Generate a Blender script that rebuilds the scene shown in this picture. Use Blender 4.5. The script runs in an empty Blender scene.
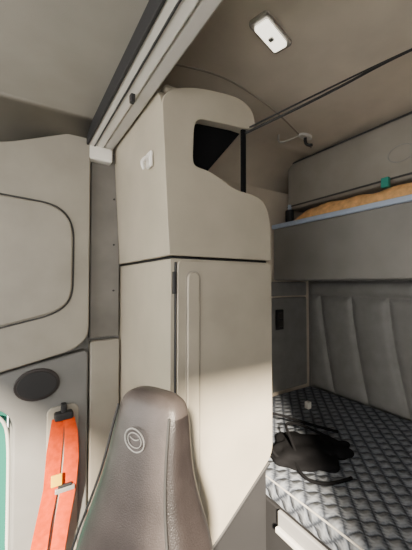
import bpy, bmesh, math, random
from mathutils import Vector, Matrix
random.seed(3)
S=bpy.context.scene
# ---------------------------------------------------------------- helpers
def mat(name,col,rough=.6,bump=0,scale=200,var=0.0,metal=0,spec=.4,vscale=4,emit=0):
    m=bpy.data.materials.new(name); m.use_nodes=True
    nt=m.node_tree; b=nt.nodes['Principled BSDF']
    b.inputs['Base Color'].default_value=(*col,1); b.inputs['Roughness'].default_value=rough
    b.inputs['Metallic'].default_value=metal; b.inputs['Specular IOR Level'].default_value=spec
    if emit: 
        b.inputs['Emission Color'].default_value=(*col,1); b.inputs['Emission Strength'].default_value=emit
    tc=nt.nodes.new('ShaderNodeTexCoord')
    if var>0:
        n=nt.nodes.new('ShaderNodeTexNoise'); n.inputs['Scale'].default_value=vscale; n.inputs['Detail'].default_value=5
        nt.links.new(tc.outputs['Object'],n.inputs['Vector'])
        r=nt.nodes.new('ShaderNodeValToRGB')
        r.color_ramp.elements[0].position=.3; r.color_ramp.elements[1].position=.7
        r.color_ramp.elements[0].color=(*[c*(1-var) for c in col],1)
        r.color_ramp.elements[1].color=(*[min(1,c*(1+var)) for c in col],1)
        nt.links.new(n.outputs['Fac'],r.inputs['Fac']); nt.links.new(r.outputs['Color'],b.inputs['Base Color'])
    if bump>0:
        n=nt.nodes.new('ShaderNodeTexNoise'); n.inputs['Scale'].default_value=scale; n.inputs['Detail'].default_value=3
        nt.links.new(tc.outputs['Object'],n.inputs['Vector'])
        bp=nt.nodes.new('ShaderNodeBump'); bp.inputs['Strength'].default_value=bump; bp.inputs['Distance'].default_value=.002
        nt.links.new(n.outputs['Fac'],bp.inputs['Height']); nt.links.new(bp.outputs['Normal'],b.inputs['Normal'])
    return m
def finish(o,m,parent=None,bev=0,seg=3,smooth=True):
    if m: o.data.materials.append(m)
    S.collection.objects.link(o)
    if smooth and o.type=='MESH':
        for p in o.data.polygons: p.use_smooth=True
    if bev>0:
        b=o.modifiers.new('bev','BEVEL'); b.width=bev; b.segments=seg; b.limit_method='ANGLE'; b.angle_limit=math.radians(28)
    if o.type=='MESH' and smooth:
        w=o.modifiers.new('wn','WEIGHTED_NORMAL'); w.keep_sharp=True
    if parent: o.parent=parent
    return o
def mesh(name,vs,fs,m,parent=None,bev=0,seg=3,smooth=True):
    me=bpy.data.meshes.new(name); me.from_pydata([tuple(v) for v in vs],[],fs); 
    bm=bmesh.new(); bm.from_mesh(me); bmesh.ops.recalc_face_normals(bm,faces=bm.faces); bm.to_mesh(me); bm.free()
    return finish(bpy.data.objects.new(name,me),m,parent,bev,seg,smooth)
def box(name,x0,x1,y0,y1,z0,z1,m,parent=None,bev=.004,seg=3):
    vs=[(x,y,z) for x in(x0,x1) for y in(y0,y1) for z in(z0,z1)]
    fs=[(0,1,3,2),(4,6,7,5),(0,4,5,1),(2,3,7,6),(0,2,6,4),(1,5,7,3)]
    return mesh(name,vs,fs,m,parent,bev,seg)
def prism(name,pts,ax,a0,a1,m,parent=None,bev=.004,seg=3):
    """pts 2D polygon, extruded along ax; ax 'y': pts=(x,z); 'x': pts=(y,z); 'z': pts=(x,y)"""
    def f(p,a): return (p[0],a,p[1]) if ax=='y' else ((a,p[0],p[1]) if ax=='x' else (p[0],p[1],a))
    n=len(pts); vs=[f(p,a0) for p in pts]+[f(p,a1) for p in pts]
    fs=[tuple(range(n)),tuple(range(2*n-1,n-1,-1))]+[(i,(i+1)%n,n+(i+1)%n,n+i) for i in range(n)]
    return mesh(name,vs,fs,m,parent,bev,seg)
def tube(name,pts,r,m,parent=None,cyc=False,flat=None):
    c=bpy.data.curves.new(name,'CURVE'); c.dimensions='3D'
    s=c.splines.new('NURBS' if len(pts)>2 else 'POLY'); s.points.add(len(pts)-1)
    for i,p in enumerate(pts): s.points[i].co=(*p,1)
    if len(pts)>2: s.use_endpoint_u=not cyc; s.order_u=3
    s.use_cyclic_u=cyc; c.bevel_depth=r; c.bevel_resolution=3; c.resolution_u=8; c.use_fill_caps=True
    o=bpy.data.objects.new(name,c); c.materials.append(m); S.collection.objects.link(o)
    if parent:o.parent=parent
    return o
def empty(name):
    e=bpy.data.objects.new(name,None); S.collection.objects.link(e); e.empty_display_size=.1; return e
def rr(x0,x1,z0,z1,r,n=6):
    out=[]
    for cx,cz,a in((x1-r,z1-r,0),(x0+r,z1-r,90),(x0+r,z0+r,180),(x1-r,z0+r,270)):
        for i in range(n+1):
            t=math.radians(a+90*i/n); out.append((cx+r*math.cos(t),cz+r*math.sin(t)))
    return out
def roundpoly(pts,r,n=5):
    out=[];N=len(pts)
    for i in range(N):
        p=Vector(pts[i]);a=Vector(pts[i-1]);b=Vector(pts[(i+1)%N])
        rr_=r[i] if isinstance(r,(list,tuple)) else r
        ra=min(rr_,(a-p).length*.45); rb=min(rr_,(b-p).length*.45)
        s=p+(a-p).normalized()*ra; e=p+(b-p).normalized()*rb
        if rr_<=0: out.append(tuple(p)); continue
        for k in range(n+1):
            t=k/n; q=s*(1-t)**2+p*2*t*(1-t)+e*t*t; out.append(tuple(q))
    return out
def ell(cx,cz,a,b,n=28): return [(cx+a*math.cos(2*math.pi*i/n),cz+b*math.sin(2*math.pi*i/n)) for i in range(n)]

# ---------------------------------------------------------------- materials
M_ceil=mat('headliner_fabric',(.62,.55,.455),.9,.4,350,.08)
M_ceil2=mat('cab_headliner_fabric',(.26,.245,.215),.9,.4,350,.08)
M_pan=mat('moulded_panel',(.30,.28,.24),.45,.25,400,.10)
M_pan2=mat('pillar_plastic',(.17,.17,.167),.5,.3,400,.10)
M_strip=mat('pillar_strip',(.17,.162,.15),.35,.15,300,.2)
M_cab=mat('locker_plastic',(.42,.38,.305),.42,.15,500,.08)
M_cab2=mat('locker_door_plastic',(.41,.37,.30),.38,.15,500,.09)
M_rail=mat('rail_plastic',(.72,.70,.66),.35)
M_raild=mat('rail_grey',(.48,.46,.43),.4)
M_dark=mat('dark_rubber',(.02,.02,.022),.6)
M_black=mat('black_cloth',(.006,.006,.007),.95,.3,120,spec=.1)
M_white=mat('white_plastic',(.8,.78,.74),.35)
M_floor=mat('floor_mat',(.02,.02,.022),.8,.4,80)
M_back=mat('back_wall_vinyl',(.235,.232,.225),.5,.5,260,.10,vscale=9)
M_upfab=mat('upper_locker_fabric',(.27,.25,.22),.95,.5,350,.10)
M_bunk=mat('bunk_panel_grey',(.24,.232,.218),.6,.3,300,.08)
M_lip=mat('bunk_edge',(.42,.50,.64),.4)
M_tan=mat('folded_blanket',(.70,.40,.17),.9,.5,90,.25,vscale=20)
M_orange=mat('belt_webbing',(.50,.05,.004),.8,.5,300,.2,spec=.1,vscale=30)
M_yel=mat('label_yellow',(.7,.42,.02),.5)
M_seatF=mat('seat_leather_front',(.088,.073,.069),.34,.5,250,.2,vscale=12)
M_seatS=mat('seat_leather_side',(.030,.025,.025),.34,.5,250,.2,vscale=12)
M_seam=mat('seam_thread',(.05,.05,.05),.8)
M_cseam=mat('headliner_seam_piping',(.33,.29,.24),.9)
M_frame=mat('bed_frame_metal',(.30,.30,.30),.4,0,100)
M_lens=mat('lamp_lens',(1,.93,.78),.15,emit=2.5)
M_chrome=mat('lamp_housing',(.6,.58,.55),.25,metal=.6)
# mattress quilting
def quilt():
    m=bpy.data.materials.new('quilted_ticking'); m.use_nodes=True; nt=m.node_tree; b=nt.nodes['Principled BSDF']
    b.inputs['Roughness'].default_value=.85
    tc=nt.nodes.new('ShaderNodeTexCoord'); sp=nt.nodes.new('ShaderNodeSeparateXYZ'); nt.links.new(tc.outputs['Object'],sp.inputs[0])
    def M(op,a,bb=None):
        n=nt.nodes.new('ShaderNodeMath'); n.operation=op
        for i,v in enumerate((a,bb)):
            if v is None: continue
            if isinstance(v,(int,float)): n.inputs[i].default_value=v
            else: nt.links.new(v,n.inputs[i])
        return n.outputs[0]
    x=M('MULTIPLY',sp.outputs['X'],29); y=M('MULTIPLY',sp.outputs['Y'],29)
    z=M('MULTIPLY',sp.outputs['Z'],29)
    x=M('SUBTRACT',x,z)
    a0=M('ADD',x,y); c0=M('SUBTRACT',x,y)
    a0=M('ADD',a0,M('MULTIPLY',M('SINE',M('MULTIPLY',c0,2)),.25)); 
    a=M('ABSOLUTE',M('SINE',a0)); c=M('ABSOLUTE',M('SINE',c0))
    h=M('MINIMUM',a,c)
    # fine woven strokes inside the diamonds
    st=M('ABSOLUTE',M('SINE',M('MULTIPLY',a0,4.0)))
    nz=nt.nodes.new('ShaderNodeTexNoise'); nz.inputs['Scale'].default_value=70; nt.links.new(tc.outputs['Object'],nz.inputs['Vector'])
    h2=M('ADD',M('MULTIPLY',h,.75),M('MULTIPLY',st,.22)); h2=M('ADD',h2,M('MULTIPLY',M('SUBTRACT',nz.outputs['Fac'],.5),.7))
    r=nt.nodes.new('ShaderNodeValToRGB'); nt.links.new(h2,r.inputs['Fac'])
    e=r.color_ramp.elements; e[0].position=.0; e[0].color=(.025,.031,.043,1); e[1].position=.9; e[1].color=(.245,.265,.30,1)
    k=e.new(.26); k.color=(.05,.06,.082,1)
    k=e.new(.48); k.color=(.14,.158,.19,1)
    nt.links.new(r.outputs['Color'],b.inputs['Base Color'])
    bp=nt.nodes.new('ShaderNodeBump'); bp.inputs['Strength'].default_value=.9; bp.inputs['Distance'].default_value=.012
    nt.links.new(h,bp.inputs['Height']); nt.links.new(bp.outputs['Normal'],b.inputs['Normal'])
    return m
M_quilt=quilt()

# ---------------------------------------------------------------- shell
box('floor',-1.5,2.8,-.9,2.3,-.05,0,M_floor,None,0)
box('wall_side',-.02,.60,2.03,2.12,0,2.62,M_pan2,None,0)
box('wall_side_front',-1.5,-.02,2.03,2.12,1.05,2.62,M_pan2,None,0)
box('wall_sleeper_side',.60,2.80,2.2,2.28,0,2.9,M_ceil,None,0)
box('wall_back',2.75,2.83,-.9,2.2,0,2.9,M_back,None,0)
# sleeper ceiling with cove
def cove(y1,zw,r,z,yo,k=.8):
    p=[(y1,zw)]
    for i in range(9):
        t=math.radians(90*i/8); p.append((y1-r+r*math.cos(t),z-r*k+r*k*math.sin(t)))
    return p+[(yo,z)]
pr=cove(2.22,2.35,.45,2.85,-.9); pr=pr+[(-.9,2.93),(2.3,2.93),(2.3,2.35)]
prism('ceiling',pr,'x',.45,2.83,M_ceil,None,0)
pr=cove(2.04,2.36,.30,2.58,-.9,.6); pr=pr+[(-.9,2.68),(2.12,2.68),(2.12,2.36)]
prism('ceiling_cab',pr,'x',-1.5,.38,M_ceil2,None,0)
# roof step trim + curtain rail running across the cab
e=empty('curtain_rail')
box('rail_body',.372,.465,-.9,2.03,2.505,2.56,M_rail,e,.010)
box('rail_body_inner',.468,.53,-.9,2.03,2.512,2.56,M_raild,e,.012)
box('rail_track',.405,.412,-.9,2.03,2.498,2.515,M_dark,e,.002)
box('rail_edge_front',.360,.374,-.9,2.03,2.50,2.59,M_dark,e,.004)
box('rail_end_cap',.37,.52,1.93,2.03,2.42,2.51,M_white,e,.012)
box('curtain_hook',.43,.45,1.30,1.33,2.47,2.51,M_dark,e,.004)
box('wall_roof_step',.43,.47,-.9,2.2,2.56,2.9,M_ceil,None,0)

# ---------------------------------------------------------------- side panel over the door
e=empty('side_trim_panel')
out=roundpoly([(-.7,1.10),(-.07,1.17),(.30,1.25),(.385,1.32),(.385,2.585),(.33,2.575),(-.07,2.405),(-.7,2.30)],[.02,.1,.08,.06,.02,.04,.1,.05])
prism('panel_body',out,'y',1.93,2.05,M_pan,e,.03,5)
ins=roundpoly([(-.6,1.30),(.20,1.48),(.285,1.56),(.285,2.00),(.20,2.10),(-.6,2.15)],[.02,.1,.1,.1,.1,.02])
prism('locker_flap',ins,'y',1.912,1.96,M_pan,e,.012,4)
tube('flap_gap',[(p[0],1.93,p[1]) for p in roundpoly([(-.61,1.29),(.205,1.47),(.293,1.56),(.293,2.005),(.203,2.108),(-.61,2.16)],[.02,.1,.1,.1,.1,.02])],.005,M_seam,e,True)
# narrow strips between pillar and locker
e=empty('pillar_cover')
box('upper_cover',.40,.585,1.985,2.04,1.30,2.50,M_strip,e,.01)
box('lower_cover',.40,.585,1.965,2.04,.0,1.285,M_pan,e,.012)
for z in(2.2,1.9,1.6): 
    o=prism('rivet',ell(.545,z,.006,.006,10),'y',1.978,1.99,M_dark,e,0)
# belt pillar
e=empty('belt_pillar')
prism('pillar_body',roundpoly([(.0,0),(.39,0),(.39,1.24),(.05,1.18),(-.3,1.10),(-.3,.98),(-.06,.97),(.0,.90)],[.0,.0,.04,.1,.02,.02,.04,.05]),'y',1.96,2.05,M_pan2,e,.02,4)
prism('pull_cup_rim',ell(.115,1.075,.115,.09),'y',1.945,1.97,M_seatS,e,.006)
prism('pull_cup',ell(.115,1.075,.10,.075),'y',1.940,1.97,M_dark,e,.003)
prism('belt_recess',rr(.165,.335,.05,.93,.04),'y',1.952,1.97,M_pan,e,.006)
e=empty('seat_belt')
box('guide_ring',.20,.30,1.90,1.955,.86,.905,M_dark,e,.012)
box('anchor_bolt',.235,.265,1.91,1.955,.90,.95,M_dark,e,.008)
def ribbon(name,pts,w,t,m,parent):
    vs=[];fs=[]
    for (x,y,z,wx,wy) in pts:
        for s,tt in((-1,0),(1,0),(1,1),(-1,1)):
            vs.append((x+s*w*wx,y+s*w*wy+tt*t,z))
    for i in range(len(pts)-1):
        for k in range(4): fs.append((i*4+k,i*4+(k+1)%4,i*4+4+(k+1)%4,i*4+4+k))
    fs+= [(0,1,2,3),tuple(len(vs)-4+k for k in(3,2,1,0))]
    return mesh(name,vs,fs,m,parent,.0008,1)
ribbon('webbing_a',[(.275,1.905,.87,.7,0),(.285,1.885,.80,.8,-.15),(.285,1.87,.66,.9,-.25),(.27,1.865,.5,.9,-.3),(.235,1.86,.3,.9,-.2),(.21,1.86,.12,.9,0)],.042,.004,M_orange,e)
ribbon('webbing_b',[(.222,1.93,.87,.7,0),(.205,1.93,.7,.9,0.2),(.19,1.925,.5,.9,.3),(.15,1.915,.3,.9,.15),(.12,1.91,.12,1,0)],.046,.004,M_orange,e)
box('buckle_label',.18,.235,1.84,1.853,.54,.60,M_yel,e,.003)
box('buckle_tongue',.20,.30,1.84,1.858,.495,.52,M_chrome,e,.004)
box('belt_latch_black',.215,.285,1.842,1.858,.52,.535,M_dark,e,.003)
# door window at far left
e=empty('window_1')
box('door_skin',-1.5,-.025,1.98,2.028,0,.15,M_pan2,e,.01)
prism('glass',[(-1.5,.1),(-.025,.1),(-.025,1.04),(-1.5,1.04)],'y',2.01,2.02,mat('window_tint',(.012,.13,.10),.5),e,0)
tube('window_seal',[(-.015,1.975,.1),(-.015,1.975,.6),(-.018,1.975,.80),(-.035,1.97,.90),(-.09,1.97,.955),(-.3,1.97,.965)],.009,M_raild,e)

# ---------------------------------------------------------------- tall locker
e=empty('tall_locker')
low=roundpoly([(.596,.25),(.83,.40),(1.03,.56),(1.215,.70),(1.215,1.762),(.596,1.762)],[.02,.1,.1,.03,.012,.012])
prism('lower_body',low,'y',1.235,2.19,M_cab,e,.03,5)
door=roundpoly([(.622,.28),(.83,.41),(1.03,.57),(1.205,.71),(1.205,1.752),(.622,1.752)],[.03,.1,.1,.06,.03,.03])
prism('locker_door',door,'y',1.212,1.25,M_cab2,e,.014,5)
prism('door_pull',rr(.668,.735,.42,1.70,.03),'y',1.203,1.22,M_cab2,e,.008,4)
prism('door_pull_outline',rr(.662,.741,.414,1.706,.034),'y',1.2098,1.22,M_pan,e,.001,1)
prism('kick_base',[(.68,0),(1.205,0),(1.205,.70),(1.03,.55),(.83,.39),(.68,.30)],'y',1.262,2.18,M_dark,e,.006)
tube('base_trim',[(.66,1.25,.235),(.84,1.25,.355),(1.03,1.25,.505),(1.21,1.25,.645)],.012,M_dark,e)
box('seam_shadow_gap',.61,1.195,1.245,2.17,1.74,1.79,M_dark,e,0)
box('hinge_gap',.604,.616,1.216,1.25,1.60,1.70,M_dark,e,.002)
box('door_edge_gap',.614,.621,1.222,1.24,.35,1.745,M_dark,e,0)
# upper body: front skin with opening + side skin
up=[(.583,1.775),(1.215,1.775),(1.205,2.02),(1.165,2.10),(1.10,2.125),(.955,2.135),(.89,2.165),(.80,2.20),(.715,2.205),(.705,2.24),(.712,2.41),(.745,2.445),(1.03,2.475),(1.085,2.485),(1.10,2.53),(1.07,2.60),(.98,2.63),(.75,2.60),(.60,2.545),(.545,2.49)]
rad=[.01,.01,.05,.05,.04,.06,.04,.04,.04,.03,.04,.03,.03,.03,.04,.05,.08,.1,.06,.05]
prism('upper_front',roundpoly(up,rad,4),'y',1.222,1.275,M_cab,e,.02,4)
side=[(1.235,1.775),(2.19,1.775),(2.19,2.56),(1.9,2.60),(1.32,2.58),(1.235,2.50)]
sp=roundpoly(side,[.01,.01,.02,.1,.08,.05],4)
def sx(z): return .585-.040*(z-1.775)/.72
vs=[(sx(z),y,z) for y,z in sp]+[(sx(z)+.05,y,z) for y,z in sp]; n=len(sp)
mesh('upper_side',vs,[tuple(range(n)),tuple(range(2*n-1,n-1,-1))]+[(i,(i+1)%n,n+(i+1)%n,n+i) for i in range(n)],M_cab,e,.02,4)
box('upper_box',.60,1.20,1.25,2.18,1.78,2.115,M_cab,e,.02)
box('upper_roof',.57,1.07,1.25,2.18,2.54,2.58,M_cab,e,.02)
prism('opening_dark_sheet',[(.68,2.15),(.80,2.19),(1.045,2.48),(.68,2.48)],'y',1.29,1.31,M_black,e,.0)  # added black sheet painting in the dark inside of the opening
box('corner_strap',1.015,1.045,1.235,1.25,2.12,2.50,M_black,e,.004)
# coat hook on side face
o=empty('coat_hook')
box('hook_plate',.538,.556,1.345,1.40,2.21,2.29,M_white,o,.014,4)
tube('hook_arm',[(.545,1.375,2.27),(.515,1.37,2.25),(.505,1.37,2.22),(.52,1.37,2.20)],.009,M_white,o)

# ---------------------------------------------------------------- lower bunk
e=empty('bunk_bed')
box('mattress',1.235,2.70,-.85,2.16,.41,.55,M_quilt,e,.04,5)
box('bed_base',1.25,2.74,-.88,2.18,0,.40,M_dark,e,.01)
box('front_rail',1.225,1.25,-.86,1.2,.33,.41,M_frame,e,.008)
box('front_rail_lip',1.205,1.235,-.86,1.2,.30,.33,M_rail,e,.008)
tube('mattress_piping',[(1.24,-.85,.535),(1.24,.6,.535),(1.24,2.15,.535)],.005,M_raild,e)
# padded back wall cushion
vs=[];fs=[]; NY,NZ=220,90
y0,y1,z0,z1=-.8,2.16,.53,1.66
def seams(y,z):
    d=[abs(z-1.52)]
    t=(z-.5)/1.0
    for k in range(-1,9):
        base=2.02-.34*k
        yc=base-.16*(1-min(t,1))**1.4
        if z<1.52: d.append(abs(y-yc)*.9)
    return min(d)
for j in range(NZ+1):
    for i in range(NY+1):
        y=y0+(y1-y0)*i/NY; z=z0+(z1-z0)*j/NZ
        ed=min(y-y0,y1-y,z-z0,z1-z)
        h=.045*(1-math.exp(-seams(y,z)/.028))*(1-math.exp(-ed/.02))
        vs.append((2.745-.01-h,y,z))
for j in range(NZ):
    for i in range(NY):
        a=j*(NY+1)+i; fs.append((a,a+1,a+NY+2,a+NY+1))
nb=len(vs)
vs+=[(2.75,y0,z0),(2.75,y1,z0),(2.75,y1,z1),(2.75,y0,z1)]
mesh('padded_wall_panel',vs,fs+[(nb,nb+1,nb+2,nb+3)],M_back)
e=empty('side_wall_cushion')
box('pad_lower',1.3,2.68,2.165,2.2,.56,1.50,M_back,e,.02)
box('pad_upper',1.3,2.68,2.165,2.2,1.515,1.66,M_back,e,.02)
e=empty('switch_panel')
box('plate',2.20,2.30,2.145,2.166,1.18,1.38,M_dark,e,.006)
box('rocker_1',2.22,2.28,2.135,2.15,1.29,1.35,M_seatS,e,.004)
box('rocker_2',2.22,2.28,2.135,2.15,1.21,1.27,M_seatS,e,.004)

# ---------------------------------------------------------------- upper bunk + overhead locker
e=empty('upper_bunk')
box('bunk_front',2.20,2.74,-.88,2.19,1.675,2.195,M_bunk,e,.02,4)
box('bunk_edge',2.18,2.74,-.88,2.19,2.19,2.232,M_lip,e,.008)
e=empty('overhead_locker')
box('padded_face',2.27,2.74,-.88,2.07,2.37,2.83,M_upfab,e,.04,5)
tube('piping_top',[(2.262,-.88,2.81),(2.262,.6,2.81),(2.262,2.05,2.81)],.007,M_seam,e)
tube('piping_bottom',[(2.262,-.88,2.395),(2.262,.6,2.395),(2.262,2.05,2.395)],.007,M_seam,e)
tube('emblem_ring',[(2.270,1.02+.09*math.cos(a/12*6.283),2.56+.06*math.sin(a/12*6.283)) for a in range(12)],.004,M_bunk,e,True)
def blob(name,x0,x1,y0,y1,z0,h,m,par,amp=.012,n=26,k=40):
    vs=[];fs=[]
    for j in range(n+1):
        for i in range(n*2+1):
            u=i/(2*n);v=j/n
            edge=min(1,min(u,1-u)*12)*min(1,min(v,1-v)*6)
            z=z0+h*edge**.5*(1+0)+amp*edge*(math.sin(u*k+3*v)+math.sin(u*k*.37+v*9+1))
            vs.append((x0+(x1-x0)*v,y0+(y1-y0)*u,z))
    W=2*n+1
    for j in range(n):
        for i in range(2*n):
            a=j*W+i; fs.append((a,a+1,a+W+1,a+W))
    b=len(vs); vs+=[(x0,y0,z0),(x0,y1,z0),(x1,y1,z0),(x1,y0,z0)]
    return mesh(name,vs,fs+[(b,b+1,b+2,b+3)],m,par)
blob('folded_blanket',2.19,2.6,.2,1.92,2.234,.10,M_tan,None,.007)
e=empty('spray_bottle')
box('bottle_body',2.22,2.28,1.98,2.05,2.236,2.36,M_dark,e,.015)
box('bottle_cap',2.235,2.265,2.0,2.03,2.36,2.41,M_lip,e,.008)
e=empty('small_carton')
box('carton',2.19,2.225,1.07,1.12,2.325,2.395,mat('carton_teal',(.02,.22,.17),.5),e,.004)

# ---------------------------------------------------------------- ceiling items
e=empty('ceiling_lamp')
c=Vector((1.02,1.02)); ang=math.radians(15)
def rot2(pts): return [(c.x+p[0]*math.cos(ang)-p[1]*math.sin(ang),c.y+p[0]*math.sin(ang)+p[1]*math.cos(ang)) for p in pts]
prism('housing',rot2(rr(-.125,.125,-.052,.052,.022)),'z',2.835,2.856,M_chrome,e,.006)
prism('lens',rot2(rr(-.095,.095,-.036,.036,.012)),'z',2.82,2.84,M_lens,e,.005)
prism('switch',rot2(rr(-.012,.012,-.012,.012,.005)),'z',2.812,2.825,M_chrome,e,.002)
e=empty('elastic_cord')
tube('strand_1',[(1.03,1.25,2.455),(1.3,1.0,2.595),(1.62,.69,2.80),(1.75,.56,2.85)],.0065,M_dark,e)
tube('strand_2',[(1.03,1.25,2.475),(1.27,1.03,2.61),(1.62,.70,2.80),(1.74,.57,2.85)],.0045,M_dark,e)
e=empty('ceiling_hook')
prism('hook_base',ell(1.98,1.6,.07,.035),'z',2.83,2.856,M_rail,e,.006)
tube('hook',[(1.98,1.6,2.84),(1.97,1.6,2.79),(1.99,1.58,2.76),(2.02,1.57,2.77)],.012,M_dark,e)
tube('hook_loop',[(1.93,1.62,2.845),(1.85,1.68,2.80),(1.80,1.74,2.80),(1.78,1.70,2.845)],.008,M_raild,e)
tube('headliner_seam',[(.60,1.50,2.85),(.885,1.39,2.85),(1.22,1.41,2.85),(1.70,1.53,2.85),(2.2,1.72,2.85)],.006,M_cseam)

# ---------------------------------------------------------------- items on the bed
e=empty('black_bag')
def crumple(name,cx,cy,cz,rx,ry,rz,m,par,seed):
    bm=bmesh.new(); bmesh.ops.create_icosphere(bm,subdivisions=5,radius=1)
    random.seed(seed); ph=[random.uniform(0,6) for _ in range(6)]
    for v in bm.verts:
        p=v.co; d=1+.16*math.sin(5*p.x+ph[0])*math.sin(4*p.y+ph[1])+.08*math.sin(9*p.y+ph[2]+3*p.x)+.05*math.sin(13*p.x+ph[3])
        p=p*d; z=max(p.z,-.35)
        v.co=(cx+p.x*rx,cy+p.y*ry,cz+(z+.35)*rz)
    me=bpy.data.meshes.new(name); bm.to_mesh(me); bm.free()
    return finish(bpy.data.objects.new(name,me),m,par)
crumple('bag_body',1.58,1.32,.55,.24,.20,.05,M_black,e,1)
crumple('bag_flap',1.72,1.24,.55,.16,.12,.045,M_black,e,2)
tube('strap',[(1.38,1.3,.57),(1.34,1.4,.62),(1.45,1.6,.72),(1.65,1.65,.68),(1.85,1.5,.60),(2.0,1.35,.565)],.010,M_black,e)
tube('strap_loop',[(1.45,1.25,.60),(1.5,1.35,.66),(1.6,1.5,.68),(1.75,1.45,.64),(1.85,1.25,.58)],.009,M_black,e)
tube('strap_end',[(1.5,1.4,.60),(1.42,1.25,.58),(1.36,1.12,.565),(1.45,1.02,.562),(1.6,1.0,.562)],.009,M_black,e)
o=empty('charger_plug')
box('plug_body',2.16,2.205,1.74,1.785,.55,.61,M_white,o,.008)
box('plug_pins',2.205,2.225,1.755,1.775,.56,.58,M_chrome,o,.002)

# ---------------------------------------------------------------- seat
seat=empty('passenger_seat')
def loft(name,levels,m,par,e=3.2,N=40,mats=None):
    vs=[];fs=[]
    for (z,hw,ht,oy,ox) in levels:
        for i in range(N):
            t=2*math.pi*i/N; ct,st=math.cos(t),math.sin(t)
            vs.append((ox+ht*math.copysign(abs(ct)**(2/e),ct),oy+hw*math.copysign(abs(st)**(2/e),st),z))
    L=len(levels)
    for j in range(L-1):
        for i in range(N): fs.append((j*N+i,j*N+(i+1)%N,(j+1)*N+(i+1)%N,(j+1)*N+i))
    fs+=[tuple(range(N)),tuple(range(L*N-1,(L-1)*N-1,-1))]
    return mesh(name,vs,fs,m,par)
lv=[(1.308,.045,.018,0,.035),(1.302,.08,.03,0,.033),(1.288,.108,.044,0,.03),(1.26,.125,.054,0,.025),(1.19,.134,.064,0,.015),(1.12,.143,.072,0,.007),(1.04,.16,.085,0,.0),(.95,.192,.105,0,-.002),(.85,.232,.12,0,-.01),(.7,.25,.12,0,-.045),(.5,.26,.12,0,-.09)]
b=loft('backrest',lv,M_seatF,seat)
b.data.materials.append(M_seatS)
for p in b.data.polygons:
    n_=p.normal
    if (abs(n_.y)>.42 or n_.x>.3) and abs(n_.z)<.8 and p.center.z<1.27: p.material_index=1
s=b.modifiers.new('sub','SUBSURF'); s.levels=2; s.render_levels=2
tube('piping_near',[(ox-ht*.90,-hw*.84,z) for z,hw,ht,oy,ox in lv[3:]],.004,M_seam,seat)
tube('piping_far',[(ox-ht*.90,hw*.84,z) for z,hw,ht,oy,ox in lv[3:]],.004,M_seam,seat)
tube('emblem_ring',[(-.056,.040*math.cos(a/14*6.283),1.185+.034*math.sin(a/14*6.283)) for a in range(14)],.0022,M_raild,seat,True)
tube('emblem_inner_ring',[(-.056,.028*math.cos(a/14*6.283),1.185+.022*math.sin(a/14*6.283)) for a in range(14)],.0016,M_raild,seat,True)
tube('emblem_bar',[(-.056,-.018,1.192),(-.0565,0,1.180),(-.056,.018,1.192)],.0016,M_raild,seat)
lc=[(.50,.25,.24,0,-.28),(.48,.26,.26,0,-.28),(.42,.26,.26,0,-.28),(.36,.25,.25,0,-.28)]
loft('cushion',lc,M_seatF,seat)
box('pedestal',-.45,-.1,-.18,.18,0,.37,M_dark,seat,.02)
seat.location=(.355,.895,0); seat.rotation_euler=(0,0,math.radians(25))

# ---------------------------------------------------------------- driver side & front shell with window openings
box('wall_driver',-1.5,2.75,-.98,-.9,0,.95,M_pan2,None,0)
box('wall_driver_top',-1.5,2.75,-.98,-.9,2.40,2.9,M_pan2,None,0)
box('wall_driver_rear',.08,2.75,-.98,-.9,.95,2.40,M_pan2,None,0)  # unseen wall, front edge placed to narrow the sun and shade the mattress
box('wall_driver_pillar',-1.5,-.78,-.98,-.9,.95,2.40,M_pan2,None,0)
box('wall_front',-1.58,-1.5,-.98,2.12,0,1.0,M_pan2,None,0)
box('wall_front_top',-1.58,-1.5,-.98,2.12,2.35,2.64,M_pan2,None,0)

# ---------------------------------------------------------------- light
w=bpy.data.worlds.new('world'); S.world=w; w.use_nodes=True
bg=w.node_tree.nodes['Background']; bg.inputs[0].default_value=(1,.95,.875,1); bg.inputs[1].default_value=7.2
sl=bpy.data.lights.new('sun','SUN'); sl.energy=38; sl.angle=math.radians(5); sl.color=(1,.86,.66)
so=bpy.data.objects.new('sun',sl); S.collection.objects.link(so)
d=Vector((.66,1,-.60)); so.rotation_euler=d.to_track_quat('-Z','Y').to_euler()

# ---------------------------------------------------------------- camera
cd=bpy.data.cameras.new('camera'); cam=bpy.data.objects.new('camera',cd); S.collection.objects.link(cam)
cd.sensor_fit='VERTICAL'; cd.sensor_height=24; cd.lens=24*300/550; cd.clip_start=.02
cam.location=(0,0,1.65); cam.rotation_euler=(math.radians(91.5),0,math.radians(-32.5))
S.camera=cam
